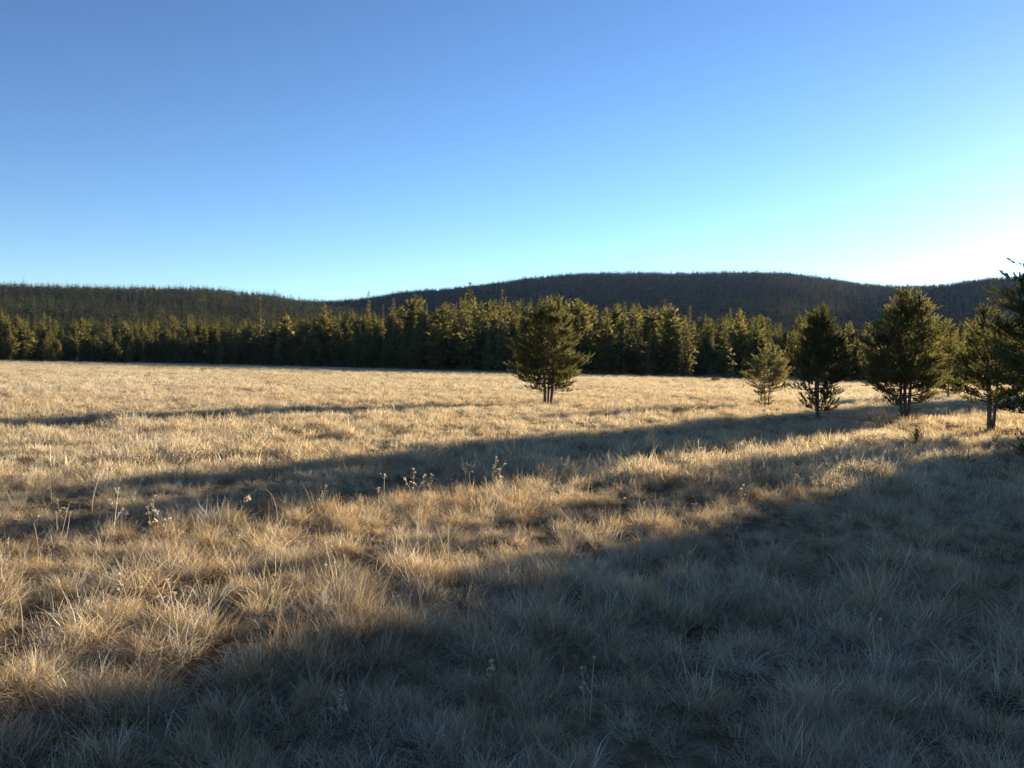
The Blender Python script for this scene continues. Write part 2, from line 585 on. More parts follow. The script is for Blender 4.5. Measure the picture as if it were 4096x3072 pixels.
# wooded hills
def hill_points(A, E, Rr, r0, a0, a1, cell, seed):
    rng = np.random.default_rng(seed)
    n = int((a1 - a0) * (Rr ** 2 - r0 ** 2) / 2 / cell ** 2)
    az = rng.uniform(a0, a1, n)
    r = np.sqrt(rng.uniform(r0 ** 2, (Rr + 60) ** 2, n))
    return np.sin(az) * r, np.cos(az) * r, az, r

def hill_forest(name, label, *args, hgt=(9, 17)):
    x, y, az, r = hill_points(*args)
    n = len(x)
    rng = np.random.default_rng(args[-1] + 1)
    s = rng.uniform(hgt[0], hgt[1], n) * np.where(rng.random(n) < 0.025, rng.uniform(1.3, 1.9, n), 1)
    w = rng.uniform(1.1, 1.7, n) / np.where(s > hgt[1], 1.7, 1)
    scatter(name, HILL_C, np.stack([x, y, H(x, y) - 0.3], 1), np.stack([x * 0, x * 0, rng.uniform(0, 6.28, n)], 1),
            np.stack([s * w, s * w, s], 1), rng.integers(0, 6, n), label)
hill_forest('hill_forest', 'dark conifers covering the long low hill on the left', LA, LE, RL, 470, R(-50), R(8), 6.5, 31, hgt=(8, 14))
hill_forest('hill_forest', 'blue dark conifers covering the broad hill on the right', RA, RE, RR, 620, R(-18), R(50), 7.5, 32)

# ------------------------------------------------------------------ meadow grass (stuff)
def blades(n, rb, L, lean, w, rng, curl=0.5, seg=3, outward=0.7):
    """tapering bent blades: strips of quads with a pointed tip"""
    a = rng.uniform(0, 6.283, n)
    rr = rb * np.sqrt(rng.random(n))
    base = np.stack([rr * np.cos(a), rr * np.sin(a), np.full(n, -0.02)], 1)
    da = a + rng.normal(0, 1.0, n) * (1.6 - outward)
    d = np.stack([np.cos(da), np.sin(da), np.zeros(n)], 1)
    ln = rng.uniform(L[0], L[1], n)
    th0 = np.abs(rng.normal(lean[0], lean[1], n)) * (0.35 + 0.65 * rr / max(rb, 1e-3))
    bend = np.abs(rng.normal(curl, curl * 0.6, n))
    side = np.stack([-np.sin(da), np.cos(da), np.zeros(n)], 1)
    tw = rng.uniform(-1.2, 1.2, n)
    side = side * np.cos(tw)[:, None] + d * np.sin(tw)[:, None]
    pts, p = [base], base.copy()
    for k in range(seg):
        th = th0 + bend * ((k + 0.5) / seg) ** 1.5 * 1.6
        st = (ln / seg)[:, None] * (d * np.sin(th)[:, None] + np.array([0, 0, 1.0]) * np.cos(th)[:, None])
        p = p + st
        pts.append(p)
    V = []
    for k in range(seg):
        ww = (w * (1 - 0.75 * k / seg) * rng.uniform(0.7, 1.2, n))[:, None]
        V += [pts[k] - side * ww * 0.5, pts[k] + side * ww * 0.5]
    V.append(pts[seg])
    m = 2 * seg + 1
    v = np.stack(V, 1).reshape(-1, 3)
    o = np.arange(n)[:, None] * m
    q = np.concatenate([o + np.array([[2 * k, 2 * k + 1, 2 * k + 3, 2 * k + 2]]) for k in range(seg - 1)])
    t = o + np.array([[2 * seg - 2, 2 * seg - 1, 2 * seg]])
    return v, q, t

def tuft_mesh(name, mat, specs, seed):
    rng = np.random.default_rng(seed)
    V, Q, T, off = [], [], [], 0
    for sp in specs:
        v, q, t = blades(rng=rng, **sp)
        V.append(v); Q.append(q + off); T.append(t + off)
        off += len(v)
    return mesh_np(name, np.concatenate(V), [np.concatenate(Q), np.concatenate(T)], mat)

NEAR = []
for k in range(5):      # fine dense tussocks
    NEAR.append(tuft_mesh('tussock', GRASS, [dict(n=150, rb=0.10, L=(0.06, 0.21), lean=(0.75, 0.4), w=0.0030, curl=0.8),
                                             dict(n=5, rb=0.08, L=(0.16, 0.30), lean=(0.35, 0.25), w=0.003, curl=0.5)], 300 + k))
for k in range(3):      # laid over, matted
    NEAR.append(tuft_mesh('matted', GRASS, [dict(n=110, rb=0.16, L=(0.10, 0.28), lean=(1.2, 0.3), w=0.004, curl=0.4, outward=0.2)], 310 + k))
for k in range(3):      # frosted longer blades
    NEAR.append(tuft_mesh('frosty', FROST, [dict(n=26, rb=0.10, L=(0.13, 0.34), lean=(0.65, 0.35), w=0.0042, curl=0.9, seg=4)], 320 + k))
for k in range(2):      # thin upright stalks
    NEAR.append(tuft_mesh('stalks', STRAW, [dict(n=4, rb=0.14, L=(0.22, 0.42), lean=(0.3, 0.25), w=0.0034, curl=0.35, seg=4)], 330 + k))
NEAR_C = source_collection('near_grass', NEAR)
MID = []
for k in range(4):
    MID.append(tuft_mesh('mid_tussock', GRASS if k < 2 else PALE, [dict(n=70, rb=0.24, L=(0.07, 0.22), lean=(0.6, 0.35), w=0.010, curl=0.7, seg=2),
                                                dict(n=4, rb=0.22, L=(0.2, 0.34), lean=(0.3, 0.2), w=0.006, curl=0.4, seg=2)], 340 + k))
MID_C = source_collection('mid_grass', MID)
FARG = []
for k in range(4):
    FARG.append(tuft_mesh('far_tussock', PALE, [dict(n=70, rb=0.7, L=(0.08, 0.26), lean=(0.5, 0.3), w=0.03, curl=0.5, seg=2)], 350 + k))
FARG_C = source_collection('far_grass', FARG)

def worley(x, y, cell, seed, radius):
    """nearest tussock centre: height 0..1 over it and the direction away from it"""
    gi, gj = np.floor(x / cell), np.floor(y / cell)
    best = np.full(x.shape, 9.0); dx = np.zeros(x.shape); dy = np.zeros(x.shape); sz = np.zeros(x.shape)
    def hs(a, b, k):
        v = np.sin(a * 127.1 + b * 311.7 + (seed + k) * 74.7) * 43758.5453
        return v - np.floor(v)
    for i in (-1, 0, 1):
        for j in (-1, 0, 1):
            a, b = gi + i, gj + j
            cx, cy = (a + 0.1 + 0.8 * hs(a, b, 0)) * cell, (b + 0.1 + 0.8 * hs(a, b, 1)) * cell
            rr = radius * (0.55 + 0.9 * hs(a, b, 2))
            d = np.hypot(x - cx, y - cy) / rr
            t = d < best
            best = np.where(t, d, best); dx = np.where(t, (x - cx) / rr, dx); dy = np.where(t, (y - cy) / rr, dy); sz = np.where(t, 0.6 + 0.8 * hs(a, b, 3), sz)
    return np.clip(1 - best ** 2, 0, 1) * sz, np.clip(dx, -1.2, 1.2), np.clip(dy, -1.2, 1.2)

def ring(n0, r0, r1, amax, rng):
    """points with density n0/r per square metre"""
    n = int(n0 * 2 * amax * (r1 - r0))
    r = rng.uniform(r0, r1, n)
    a = rng.uniform(-amax, amax, n)
    return np.sin(a) * r, np.cos(a) * r, r, a

def grass(name, coll, n0, r0, r1, amax, pick, smin, smax, seed, label, clump=0.6, cell=0.62, radius=0.36, low=0.5, rise=0.06, rough=0.5):
    rng = np.random.default_rng(seed)
    x, y, r, a = ring(n0, r0, r1, amax, rng)
    m, dx, dy = worley(x, y, cell, 21, radius)
    big = fbm(x * 0.35, y * 0.35, 25, 2)
    m = m * (0.45 + 1.0 * smooth(0.3, 0.65, big))
    gap = fbm(x * 1.7, y * 1.7, 29, 2)
    keep = (rng.random(len(x)) < np.clip(1 - clump + clump * (1.3 * np.minimum(m, 1) + 0.9 * smooth(0.42, 0.6, gap)), 0, 1)) & (r < edge(a) + 3)
    x, y, r, m, dx, dy = (q[keep] for q in (x, y, r, m, dx, dy))
    n = len(x)
    s = rng.uniform(smin, smax, n) * (low + rough * np.minimum(m, 1.3))
    rz = rng.uniform(0, 6.28, n)
    lean = 0.42 * np.minimum(m * 3, 1)
    lx, ly = dx * lean + rng.normal(0, 0.26, n), dy * lean + rng.normal(0, 0.26, n)
    ex, ey = lx * np.cos(rz) + ly * np.sin(rz), -lx * np.sin(rz) + ly * np.cos(rz)
    rot = np.stack([-ey, ex, rz], 1)
    scl = np.stack([s * rng.uniform(0.9, 1.2, n) * 1.15, s * rng.uniform(0.9, 1.2, n) * 1.15, s * rng.uniform(0.8, 1.15, n)], 1)
    return scatter(name, coll, np.stack([x, y, H(x, y) + rise * m], 1), rot, scl, pick(rng, n), label)

def pick_near(rng, n):
    return rng.choice(13, n, p=[.09] * 5 + [.09] * 3 + [.06] * 3 + [.05] * 2)
grass('foreground_grass', NEAR_C, 900, 1.6, 14, R(47), pick_near, 0.8, 1.2, 41, 'frosted straw coloured tussock grass covering the near meadow', clump=0.84, rough=0.42, low=0.48, cell=0.4, radius=0.2, rise=0.03)
grass('meadow_grass', MID_C, 420, 12.5, 55, R(45), lambda g, n: g.integers(0, 4, n), 0.85, 1.2, 42, 'dry tan grass across the middle of the meadow', clump=0.55, cell=0.9, radius=0.5, low=0.55, rise=0.03)
grass('far_meadow_grass', FARG_C, 150, 50, 345, R(44), lambda g, n: g.integers(0, 4, n), 0.85, 1.1, 43, 'pale sunlit dry grass of the far meadow', clump=0.2, rough=0.2, cell=6, radius=3.2, low=0.6, rise=0.02)

# ------------------------------------------------------------------ near pines
def tube(path, radii, sides=6):
    path = np.asarray(path, float)
    n = len(path)
    tan = np.gradient(path, axis=0)
    tan /= np.linalg.norm(tan, axis=1, keepdims=True) + 1e-9
    ref = np.where(np.abs(tan[:, 2:3]) > 0.8, np.array([[1.0, 0, 0]]), np.array([[0, 0, 1.0]]))
    a = np.cross(tan, ref)
    a /= np.linalg.norm(a, axis=1, keepdims=True) + 1e-9
    b = np.cross(tan, a)
    ph = np.arange(sides) * 6.2832 / sides
    r = np.asarray(radii, float)[:, None, None]
    v = path[:, None, :] + r * (np.cos(ph)[None, :, None] * a[:, None, :] + np.sin(ph)[None, :, None] * b[:, None, :])
    v = v.reshape(-1, 3)
    k, s = np.meshgrid(np.arange(n - 1), np.arange(sides), indexing='ij')
    s2 = (s + 1) % sides
    q = np.stack([k * sides + s, k * sides + s2, (k + 1) * sides + s2, (k + 1) * sides + s], -1).reshape(-1, 4)
    return v, q

class Acc:
    def __init__(self):
        self.v, self.q, self.n = [], [], 0
    def add(self, v, q):
        self.v.append(v); self.q.append(q + self.n); self.n += len(v)
    def mesh(self, name, mat):
        return mesh_np(name, np.concatenate(self.v), [np.concatenate(self.q)], mat, True)

def shoot_template(seed, n=30):
    """needles round a shoot of unit length; x = axis"""
    rng = np.random.default_rng(seed)
    u = np.sort(rng.uniform(0.0, 1.0, n))
    ph = np.arange(n) * 2.4 + rng.uniform(0, 1, n)
    ang = rng.uniform(0.55, 1.15, n)
    ang[-3:] *= 0.4
    ln = rng.uniform(0.26, 0.38, n)
    ax = np.array([1.0, 0, 0])
    rad = np.stack([np.zeros(n), np.cos(ph), np.sin(ph)], 1)
    tn = np.stack([np.zeros(n), -np.sin(ph), np.cos(ph)], 1)
    p = ax * u[:, None]
    tip = p + (ax * np.cos(ang)[:, None] + rad * np.sin(ang)[:, None]) * ln[:, None]
    w = 0.060
    v = np.stack([p - tn * w, p + tn * w, tip], 1).reshape(-1, 3)
    return v, np.arange(3 * n).reshape(-1, 3)

TEMPL = [shoot_template(400 + i) for i in range(5)]

def shoots_mesh(name, P, D, L, rng):
    P, D, L = np.array(P), np.array(D), np.array(L)
    D /= np.linalg.norm(D, axis=1, keepdims=True) + 1e-9
    ref = np.tile(np.array([[0.3, 0.2, 1.0]]), (len(P), 1)) + rng.normal(0, 0.3, (len(P), 3))
    A = np.cross(D, ref)
    A /= np.linalg.norm(A, axis=1, keepdims=True) + 1e-9
    Bv = np.cross(D, A)
    pick = rng.integers(0, len(TEMPL), len(P))
    V, Fc, off = [], [], 0
    for k, (tv, tf) in enumerate(TEMPL):
        s = pick == k
        if not s.any():
            continue
        M = np.stack([D[s], A[s], Bv[s]], 1)                      # rows = axes
        v = np.einsum('vk,nkj->nvj', tv, M) * L[s][:, None, None] + P[s][:, None, :]
        n = s.sum()
        f = tf[None] + (np.arange(n) * len(tv))[:, None, None] + off
        V.append(v.reshape(-1, 3)); Fc.append(f.reshape(-1, 3))
        off += n * len(tv)
    return mesh_np(name, np.concatenate(V), [np.concatenate(Fc)], NEEDLE)

def pine(name, label, cat, loc, Ht, profile, stems, seed, step=0.22, per=3.9, shoot=0.22, fill=0.12, trunk_r=0.06, bare=None, group=None, keep=1.0, rz=0.0):
    """profile: (height fraction, crown radius); stems: (x, y, top x, top y, height fraction, crown start fraction)"""
    rng = np.random.default_rng(seed)
    ph, pr = np.array([p[0] for p in profile]), np.array([p[1] for p in profile])
    root = empty(name, loc, rz)
    tag(root, label, cat, group)
    limbs = Acc()
    P, D, L = [], [], []
    UP = np.array([0, 0, 1.0])
    for (bx, by, tx, ty, hf, cb) in stems:
        top = Ht * hf
        zs = np.linspace(-0.08, top, 14)
        t = np.clip(zs / top, 0, 1)
        wob = 0.025 * Ht / 4
        path = np.stack([bx + (tx - bx) * t ** 1.2 + wob * np.sin(t * 5 + seed), by + (ty - by) * t ** 1.2 + wob * np.cos(t * 4 + seed), zs], 1)
        rad = trunk_r * (Ht / 4.5) * (hf ** 2) * (1 - 0.93 * t) ** 0.85 + 0.004
        rad[0] *= 1.35
        v, q = tube(path, rad, 8)
        link('trunk', mesh_np('trunk', v, [q], BARK, True), root)
        z = cb * Ht
        while z < top - 0.03:
            f = z / Ht
            p0 = np.array([np.interp(z, zs, path[:, 0]), np.interp(z, zs, path[:, 1]), z])
            tt = z / top
            nb = max(2, int(round(per * (1.0 if tt < 0.85 else 0.8) + rng.normal(0, 0.7))))
            a0 = rng.uniform(0, 6.283)
            for b in range(nb):
                a = a0 + b * 6.283 / nb + rng.normal(0, 0.3)
                dh = np.array([math.cos(a), math.sin(a), 0])
                RR = np.interp(min(f + max(0, np.interp(f, ph, pr) * 0.85 * (math.sin(-0.32 + 0.9 * tt) + 0.28 * (1 - 0.5 * tt))) / Ht, 0.985), ph, pr) * (1 + 0.22 * (2 * vnoise(np.array(a * 1.3 + seed), np.array(z * 1.6), seed) - 1))
                ln = (RR - p0[:2] @ dh[:2]) * rng.uniform(0.5, 1.15)
                ln = min(max(ln, 0.10), RR * 1.25)
                ln = min(ln, (top - z) * 1.25 + 0.13)
                if rng.random() > keep:
                    continue
                el0 = -0.32 + 0.9 * tt + rng.normal(0, 0.12)
                cv = 0.28 * (1 - 0.5 * tt)
                s = np.linspace(0, 1, 6)
                sway = rng.normal(0, 0.12) * ln
                sd = np.array([-dh[1], dh[0], 0])
                bp = p0 + dh * (ln * s * math.cos(el0 * 0.8))[:, None] + UP * (ln * (math.sin(el0) * s + cv * s ** 2.2))[:, None] + sd * (sway * s ** 2)[:, None]
                br = (0.006 + 0.011 * ln) * (1 - 0.8 * s)
                v, q = tube(bp, br, 4)
                limbs.add(v, q)
                tang = np.gradient(bp, axis=0)
                tang /= np.linalg.norm(tang, axis=1, keepdims=True) + 1e-9
                sp = 0.45 if ln > 0.45 else 0.2
                def along(pp, tg, length, start, spacing, k):
                    n = max(1, int(length * (1 - start) / spacing))
                    for i in range(n + 1):
                        u = start + (1 - start) * (i / max(n, 1)) 
                        j = u * (len(pp) - 1)
                        i0 = min(int(j), len(pp) - 2)
                        w = j - i0
                        pt = pp[i0] * (1 - w) + pp[i0 + 1] * w
                        tv = tg[i0]
                        out = tv * rng.uniform(0.3, 0.8) + UP * rng.uniform(0.5, 1.1) + rng.normal(0, 0.32, 3)
                        if i == n:
                            out = tv + UP * 0.35 + rng.normal(0, 0.12, 3)
                        P.append(pt + rng.normal(0, 0.012, 3)); D.append(out); L.append(shoot * rng.uniform(0.75, 1.3) * k)
                along(bp, tang, ln, sp, fill, 1.0)
                # side branchlets
                if ln > 0.35:
                    for i in range(int(ln / 0.19)):
                        u = rng.uniform(0.4, 0.95)
                        j = u * 5
                        i0 = min(int(j), 4)
                        pt = bp[i0] + (bp[i0 + 1] - bp[i0]) * (j - i0)
                        sg = 1 if i % 2 else -1
                        dl = tang[i0] * 0.75 + sd * sg * rng.uniform(0.5, 1.0) + UP * rng.uniform(-0.05, 0.4)
                        dl /= np.linalg.norm(dl)
                        l2 = (0.14 + 0.34 * ln * (1.05 - u)) * rng.uniform(0.7, 1.2)
                        pp = np.array([pt, pt + dl * l2 * 0.5, pt + dl * l2 + UP * 0.12 * l2])
                        v, q = tube(pp, [0.006, 0.005, 0.003], 3)
                        limbs.add(v, q)
                        along(pp, np.array([dl, dl, dl + UP * 0.3]), l2, 0.3, fill * 0.95, 0.95)
            z += step * rng.uniform(0.75, 1.25) * (1.0 if tt < 0.7 else 0.8)
        # bare dead twigs below the crown
        for i in range(7):
            zz = rng.uniform(0.05, max(0.08, cb * 1.15)) * Ht
            p0 = np.array([np.interp(zz, zs, path[:, 0]), np.interp(zz, zs, path[:, 1]), zz])
            a = rng.uniform(0, 6.283)
            ll = rng.uniform(0.10, 0.24) * Ht * 0.55
            dh = np.array([math.cos(a), math.sin(a), 0])
            q1 = p0 + dh * ll * 0.55 + UP * rng.normal(-0.04, 0.05) * ll + rng.normal(0, 0.02, 3)
            q2 = p0 + dh * ll + UP * rng.normal(-0.05, 0.18) * ll
            v, q = tube(np.array([p0, q1, q2]), [0.009, 0.006, 0.003], 4)
            limbs.add(v, q)
            v, q = tube(np.array([q1, q1 + (dh + np.array([-dh[1], dh[0], 0.3]) * rng.choice([-0.8, 0.8])) * ll * 0.3]), [0.005, 0.002], 3)
            limbs.add(v, q)
        # leader
        tp = path[-1]
        for i in range(9):
            a = rng.uniform(0, 6.283)
            P.append(tp - UP * 0.065 * i); D.append(UP * 1.1 + (0.12 + 0.07 * i) * np.array([math.cos(a), math.sin(a), 0])); L.append(shoot * 1.1)
    link('branches', limbs.mesh('branches', BARK), root)
    link('crown', shoots_mesh('crown', P, D, L, rng), root)
    return root

def place(px, dist):
    x, y, z = at_dist(px, dist)
    return (x, y, z - 0.02)

G_PINE = 'young pines standing in the meadow'
pine('pine_tree', 'bushy two topped pine standing alone in the middle of the sunlit meadow', 'pine tree', place(2192, 37.5), 4.9,
     [(0.0, 0.45), (0.10, 0.85), (0.2, 1.2), (0.35, 1.6), (0.5, 1.6), (0.65, 1.36), (0.8, 0.98), (0.9, 0.6), (1.0, 0.15)],
     [(-0.13, 0, -0.42, 0.05, 0.985, 0.13), (0.02, 0.03, 0.05, 0.3, 0.88, 0.2), (0.16, -0.03, 0.46, -0.1, 1.0, 0.16)], 51, group=G_PINE)
pine('pine_tree', 'smallest open grown pine of the right hand row, on two thin bare stems', 'pine tree', place(3068, 40), 2.95,
     [(0.0, 0.35), (0.12, 0.45), (0.28, 0.9), (0.45, 1.12), (0.6, 1.12), (0.75, 0.95), (0.9, 0.6), (1.0, 0.15)],
     [(-0.08, 0, -0.12, 0.05, 0.92, 0.28), (0.10, 0.03, 0.28, -0.05, 1.0, 0.26), (0.0, 0.0, -0.25, 0.0, 0.25, 0.05)], 52, per=3.6, step=0.2, trunk_r=0.045, group=G_PINE)
pine('pine_tree', 'slender column shaped pine with one dark trunk and low scrubby branches', 'pine tree', place(3272, 29), 4.05,
     [(0.0, 0.35), (0.08, 0.42), (0.18, 0.5), (0.28, 0.8), (0.38, 1.0), (0.5, 1.0), (0.64, 0.84), (0.78, 0.62), (0.9, 0.42), (1.0, 0.1)],
     [(0.0, 0, 0.1, 0.0, 1.0, 0.30), (0.03, 0.02, -0.18, 0.1, 0.93, 0.42), (0.05, -0.05, 0.3, -0.05, 0.27, 0.1)], 53, per=4.8, step=0.16, fill=0.1, trunk_r=0.068, group=G_PINE)
pine('pine_tree', 'broad egg shaped pine with three close trunks and rim lit needles', 'pine tree', place(3625, 30), 4.9,
     [(0.0, 0.7), (0.08, 0.8), (0.17, 1.0), (0.27, 1.36), (0.43, 1.55), (0.6, 1.52), (0.73, 1.3), (0.84, 0.95), (0.93, 0.55), (1.0, 0.15)],
     [(-0.12, 0, -0.3, 0.05, 0.96, 0.16), (0.04, 0.04, 0.02, 0.25, 1.0, 0.2), (0.13, -0.03, 0.35, -0.1, 0.95, 0.15)], 54, step=0.22, fill=0.135, group=G_PINE)
pine('pine_tree', 'distant bushy pine half hidden behind the broad egg shaped pine', 'pine tree', place(3795, 62), 4.4,
     [(0.0, 0.7), (0.1, 1.0), (0.3, 1.35), (0.55, 1.3), (0.8, 0.85), (1.0, 0.2)],
     [(0.0, 0, 0.1, 0.0, 1.0, 0.1), (0.1, 0, -0.4, 0.0, 0.85, 0.15)], 55, step=0.24, fill=0.15, shoot=0.28, group=G_PINE)
pine('pine_tree', 'pine with shaded blue grey bare trunk beside the picture edge pine', 'pine tree', place(3968, 25), 3.75,
     [(0.0, 0.5), (0.1, 0.65), (0.2, 0.85), (0.38, 1.1), (0.55, 1.1), (0.7, 0.9), (0.82, 0.62), (0.92, 0.4), (1.0, 0.15)],
     [(0.0, 0, -0.3, 0.0, 1.0, 0.24), (0.12, 0.03, 0.3, 0.1, 0.85, 0.28)], 56, step=0.21, trunk_r=0.085, group=G_PINE)
pine('pine_tree', 'largest and nearest pine, dark and cut off at the frame edge', 'pine tree', place(4225, 17), 4.5,
     [(0.0, 0.7), (0.15, 0.8), (0.3, 1.3), (0.5, 1.4), (0.7, 1.1), (0.85, 0.75), (1.0, 0.2)],
     [(0.0, 0, -0.5, 0.0, 0.98, 0.22), (0.12, 0.05, 0.25, 0.1, 1.0, 0.24)], 57, step=0.19, shoot=0.19, fill=0.105, group=G_PINE)
# pines standing beyond the edge of the picture, whose shadows lie across the meadow
for k, (x, y, h, rr) in enumerate([(15.6, 17.2, 6.8, 1.9), (17.8, 16.6, 6.2, 1.8), (20.5, 26.4, 6.6, 2.0), (39.6, 60.2, 10.6, 2.3), (22.5, 20.5, 7.5, 1.9), (24.9, 31.7, 10.8, 2.1), (31.0, 35.0, 11.0, 2.4), (55.0, 80.0, 13.0, 1.7)]):
    pine('pine_tree', 'pine beyond the edge of view shading the near grass', 'pine tree', (x, y, float(H(x, y)) - 0.02), h,
         [(0.0, rr * 0.6), (0.12, rr * 0.9), (0.35, rr), (0.65, rr * 0.92), (0.85, rr * 0.6), (1.0, 0.12)],
         [(0.0, 0, 0.1, 0.0, 1.0, 0.08), (0.1, 0.05, -0.4, 0.1, 0.9, 0.12)], 60 + k, step=0.3, fill=0.2, shoot=0.36, group='pines out of view')
for k, (px, py, hh, lab) in enumerate([(3665, 1783, 0.36, 'tiny dark pine sapling in the shaded grass below the broad pine'),
                                       (3876, 1655, 0.30, 'tiny pine sapling on the bright grass between two pines'),
                                       (3984, 1800, 0.30, 'low sapling in the dim grass under the blue trunk'),
                                       (3870, 1890, 0.22, 'smallest sapling lit yellow in the shaded grass')]):
    p = ground_at(px, py)
    pine('pine_sapling', lab, 'sapling', p, hh, [(0, 0.08), (0.4, 0.12), (1, 0.04)], [(0, 0, 0, 0, 1.0, 0.15)], 80 + k, step=0.06, per=4, shoot=0.09, fill=0.07, trunk_r=0.05, group='pine saplings in the grass')

x, y, z = ground_at(4105, 1835)
pine('pine_shrub', 'dark low pine bush at the frame edge under the nearest pine', 'shrub', (x, y, z), 0.5, [(0, 0.18), (0.4, 0.3), (0.8, 0.2), (1, 0.08)], [(0, 0, 0.02, 0, 1.0, 0.08), (0.05, 0, 0.2, 0.1, 0.8, 0.1)], 90, step=0.09, per=4, shoot=0.13, fill=0.09, trunk_r=0.06)

# ------------------------------------------------------------------ shrubs along the forest edge
def shrub_mesh(seed):
    rng = np.random.default_rng(seed)
    n = 130
    a, e = rng.uniform(0, 6.283, n), np.arcsin(rng.uniform(0.05, 1, n))
    d = np.stack([np.cos(a) * np.cos(e), np.sin(a) * np.cos(e), np.sin(e)], 1)
    b = d * rng.uniform(0.1, 0.62, n)[:, None] * np.array([1, 1, 0.9])
    v, f = sprays(b, d + rng.normal(0, 0.4, (n, 3)), rng.uniform(0.2, 0.4, n), rng.uniform(0.08, 0.16, n), np.zeros(n), rng)
    return mesh_np('shrub', v, [f], SAGE)
SAGE = leaf_mat('sage_leaves', [(0.0, (0.07, 0.058, 0.04)), (0.5, (0.12, 0.095, 0.065)), (1.0, (0.17, 0.14, 0.10))], trans=0.2, noise_scale=1.0)
SHRUBS = [shrub_mesh(500 + i) for i in range(3)]
BRUSH_C = source_collection('brush', SHRUBS)
rng = np.random.default_rng(77)
n = 1500
az_ = rng.uniform(R(-46), R(46), n)
r_ = edge(az_) + 10 - np.abs(rng.normal(0, 14, n))
s_ = rng.uniform(0.35, 1.3, n) * np.where(rng.random(n) < 0.1, 1.6, 1)
x_, y_ = np.sin(az_) * r_, np.cos(az_) * r_
scatter('undergrowth', BRUSH_C, np.stack([x_, y_, H(x_, y_)], 1), np.stack([x_ * 0, x_ * 0, rng.uniform(0, 6.28, n)], 1), np.stack([s_ * 1.5, s_ * 1.5, s_ * 0.8], 1), rng.integers(0, 3, n), 'low dark brush along the foot of the forest')
for k, (px, py, dd, w, h, lab) in enumerate([
        (2863, 1540, 128, 1.0, 1.05, 'rounded brown shrub on far bright grass between the lone pine and two slim pines'),
        (2035, 1510, 205, 1.2, 1.0, 'dark shrub in the blue shade just left of the lone meadow pine'),
        (1925, 1504, 212, 1.3, 0.9, 'dark low shrub second to the left of the lone meadow pine'),
        (1615, 1496, 238, 1.1, 0.8, 'small dark shrub midway along the shaded strip before the forest'),
        (1497, 1493, 245, 1.4, 0.7, 'flat dark shrub left of the midway shrub at the shaded strip'),
        (425, 1455, 290, 2.4, 1.3, 'wide dark shrub touching the forest foot at the far left'),
        (505, 1473, 250, 2.2, 0.5, 'flat dark shrub patch on the bright grass at the far left'),
        (555, 1474, 248, 2.4, 0.45, 'second flat dark shrub patch on the bright grass at the far left'),
        (3385, 1577, 92, 0.5, 0.5, 'tiny upright dark shrub beside the slender pine on bright grass'),
        (3405, 1575, 94, 0.45, 0.6, 'tiny dark shrub right of another tiny one beyond the slender pine'),
        (3560, 1560, 105, 1.4, 0.8, 'reddish low shrub under the left side of the broad pine'),
        (3840, 1580, 88, 1.6, 0.6, 'low dark shrub on the grass right of the broad pine')]):
    x, y, z = at_dist(px, dd)
    o = link('shrub', SHRUBS[k % 3], None, (x, y, z))
    o.scale = (w, w, h)
    o.rotation_euler = (0, 0, k * 1.3)
    tag(o, lab, 'shrub', 'low shrubs before the forest')

# ------------------------------------------------------------------ tall weeds with seed heads
def head_mesh(rng, r, kind):
    """a cluster of small seed scales"""
    n = 26 if kind == 'umbel' else 18
    a, e = rng.uniform(0, 6.283, n), np.arcsin(rng.uniform(-0.3, 1, n))
    d = np.stack([np.cos(a) * np.cos(e), np.sin(a) * np.cos(e), np.sin(e)], 1)
    b = d * r * 0.3
    v, f = sprays(b, d, rng.uniform(0.6, 1.1, n) * r, rng.uniform(0.3, 0.55, n) * r, np.zeros(n), rng)
    return v, f

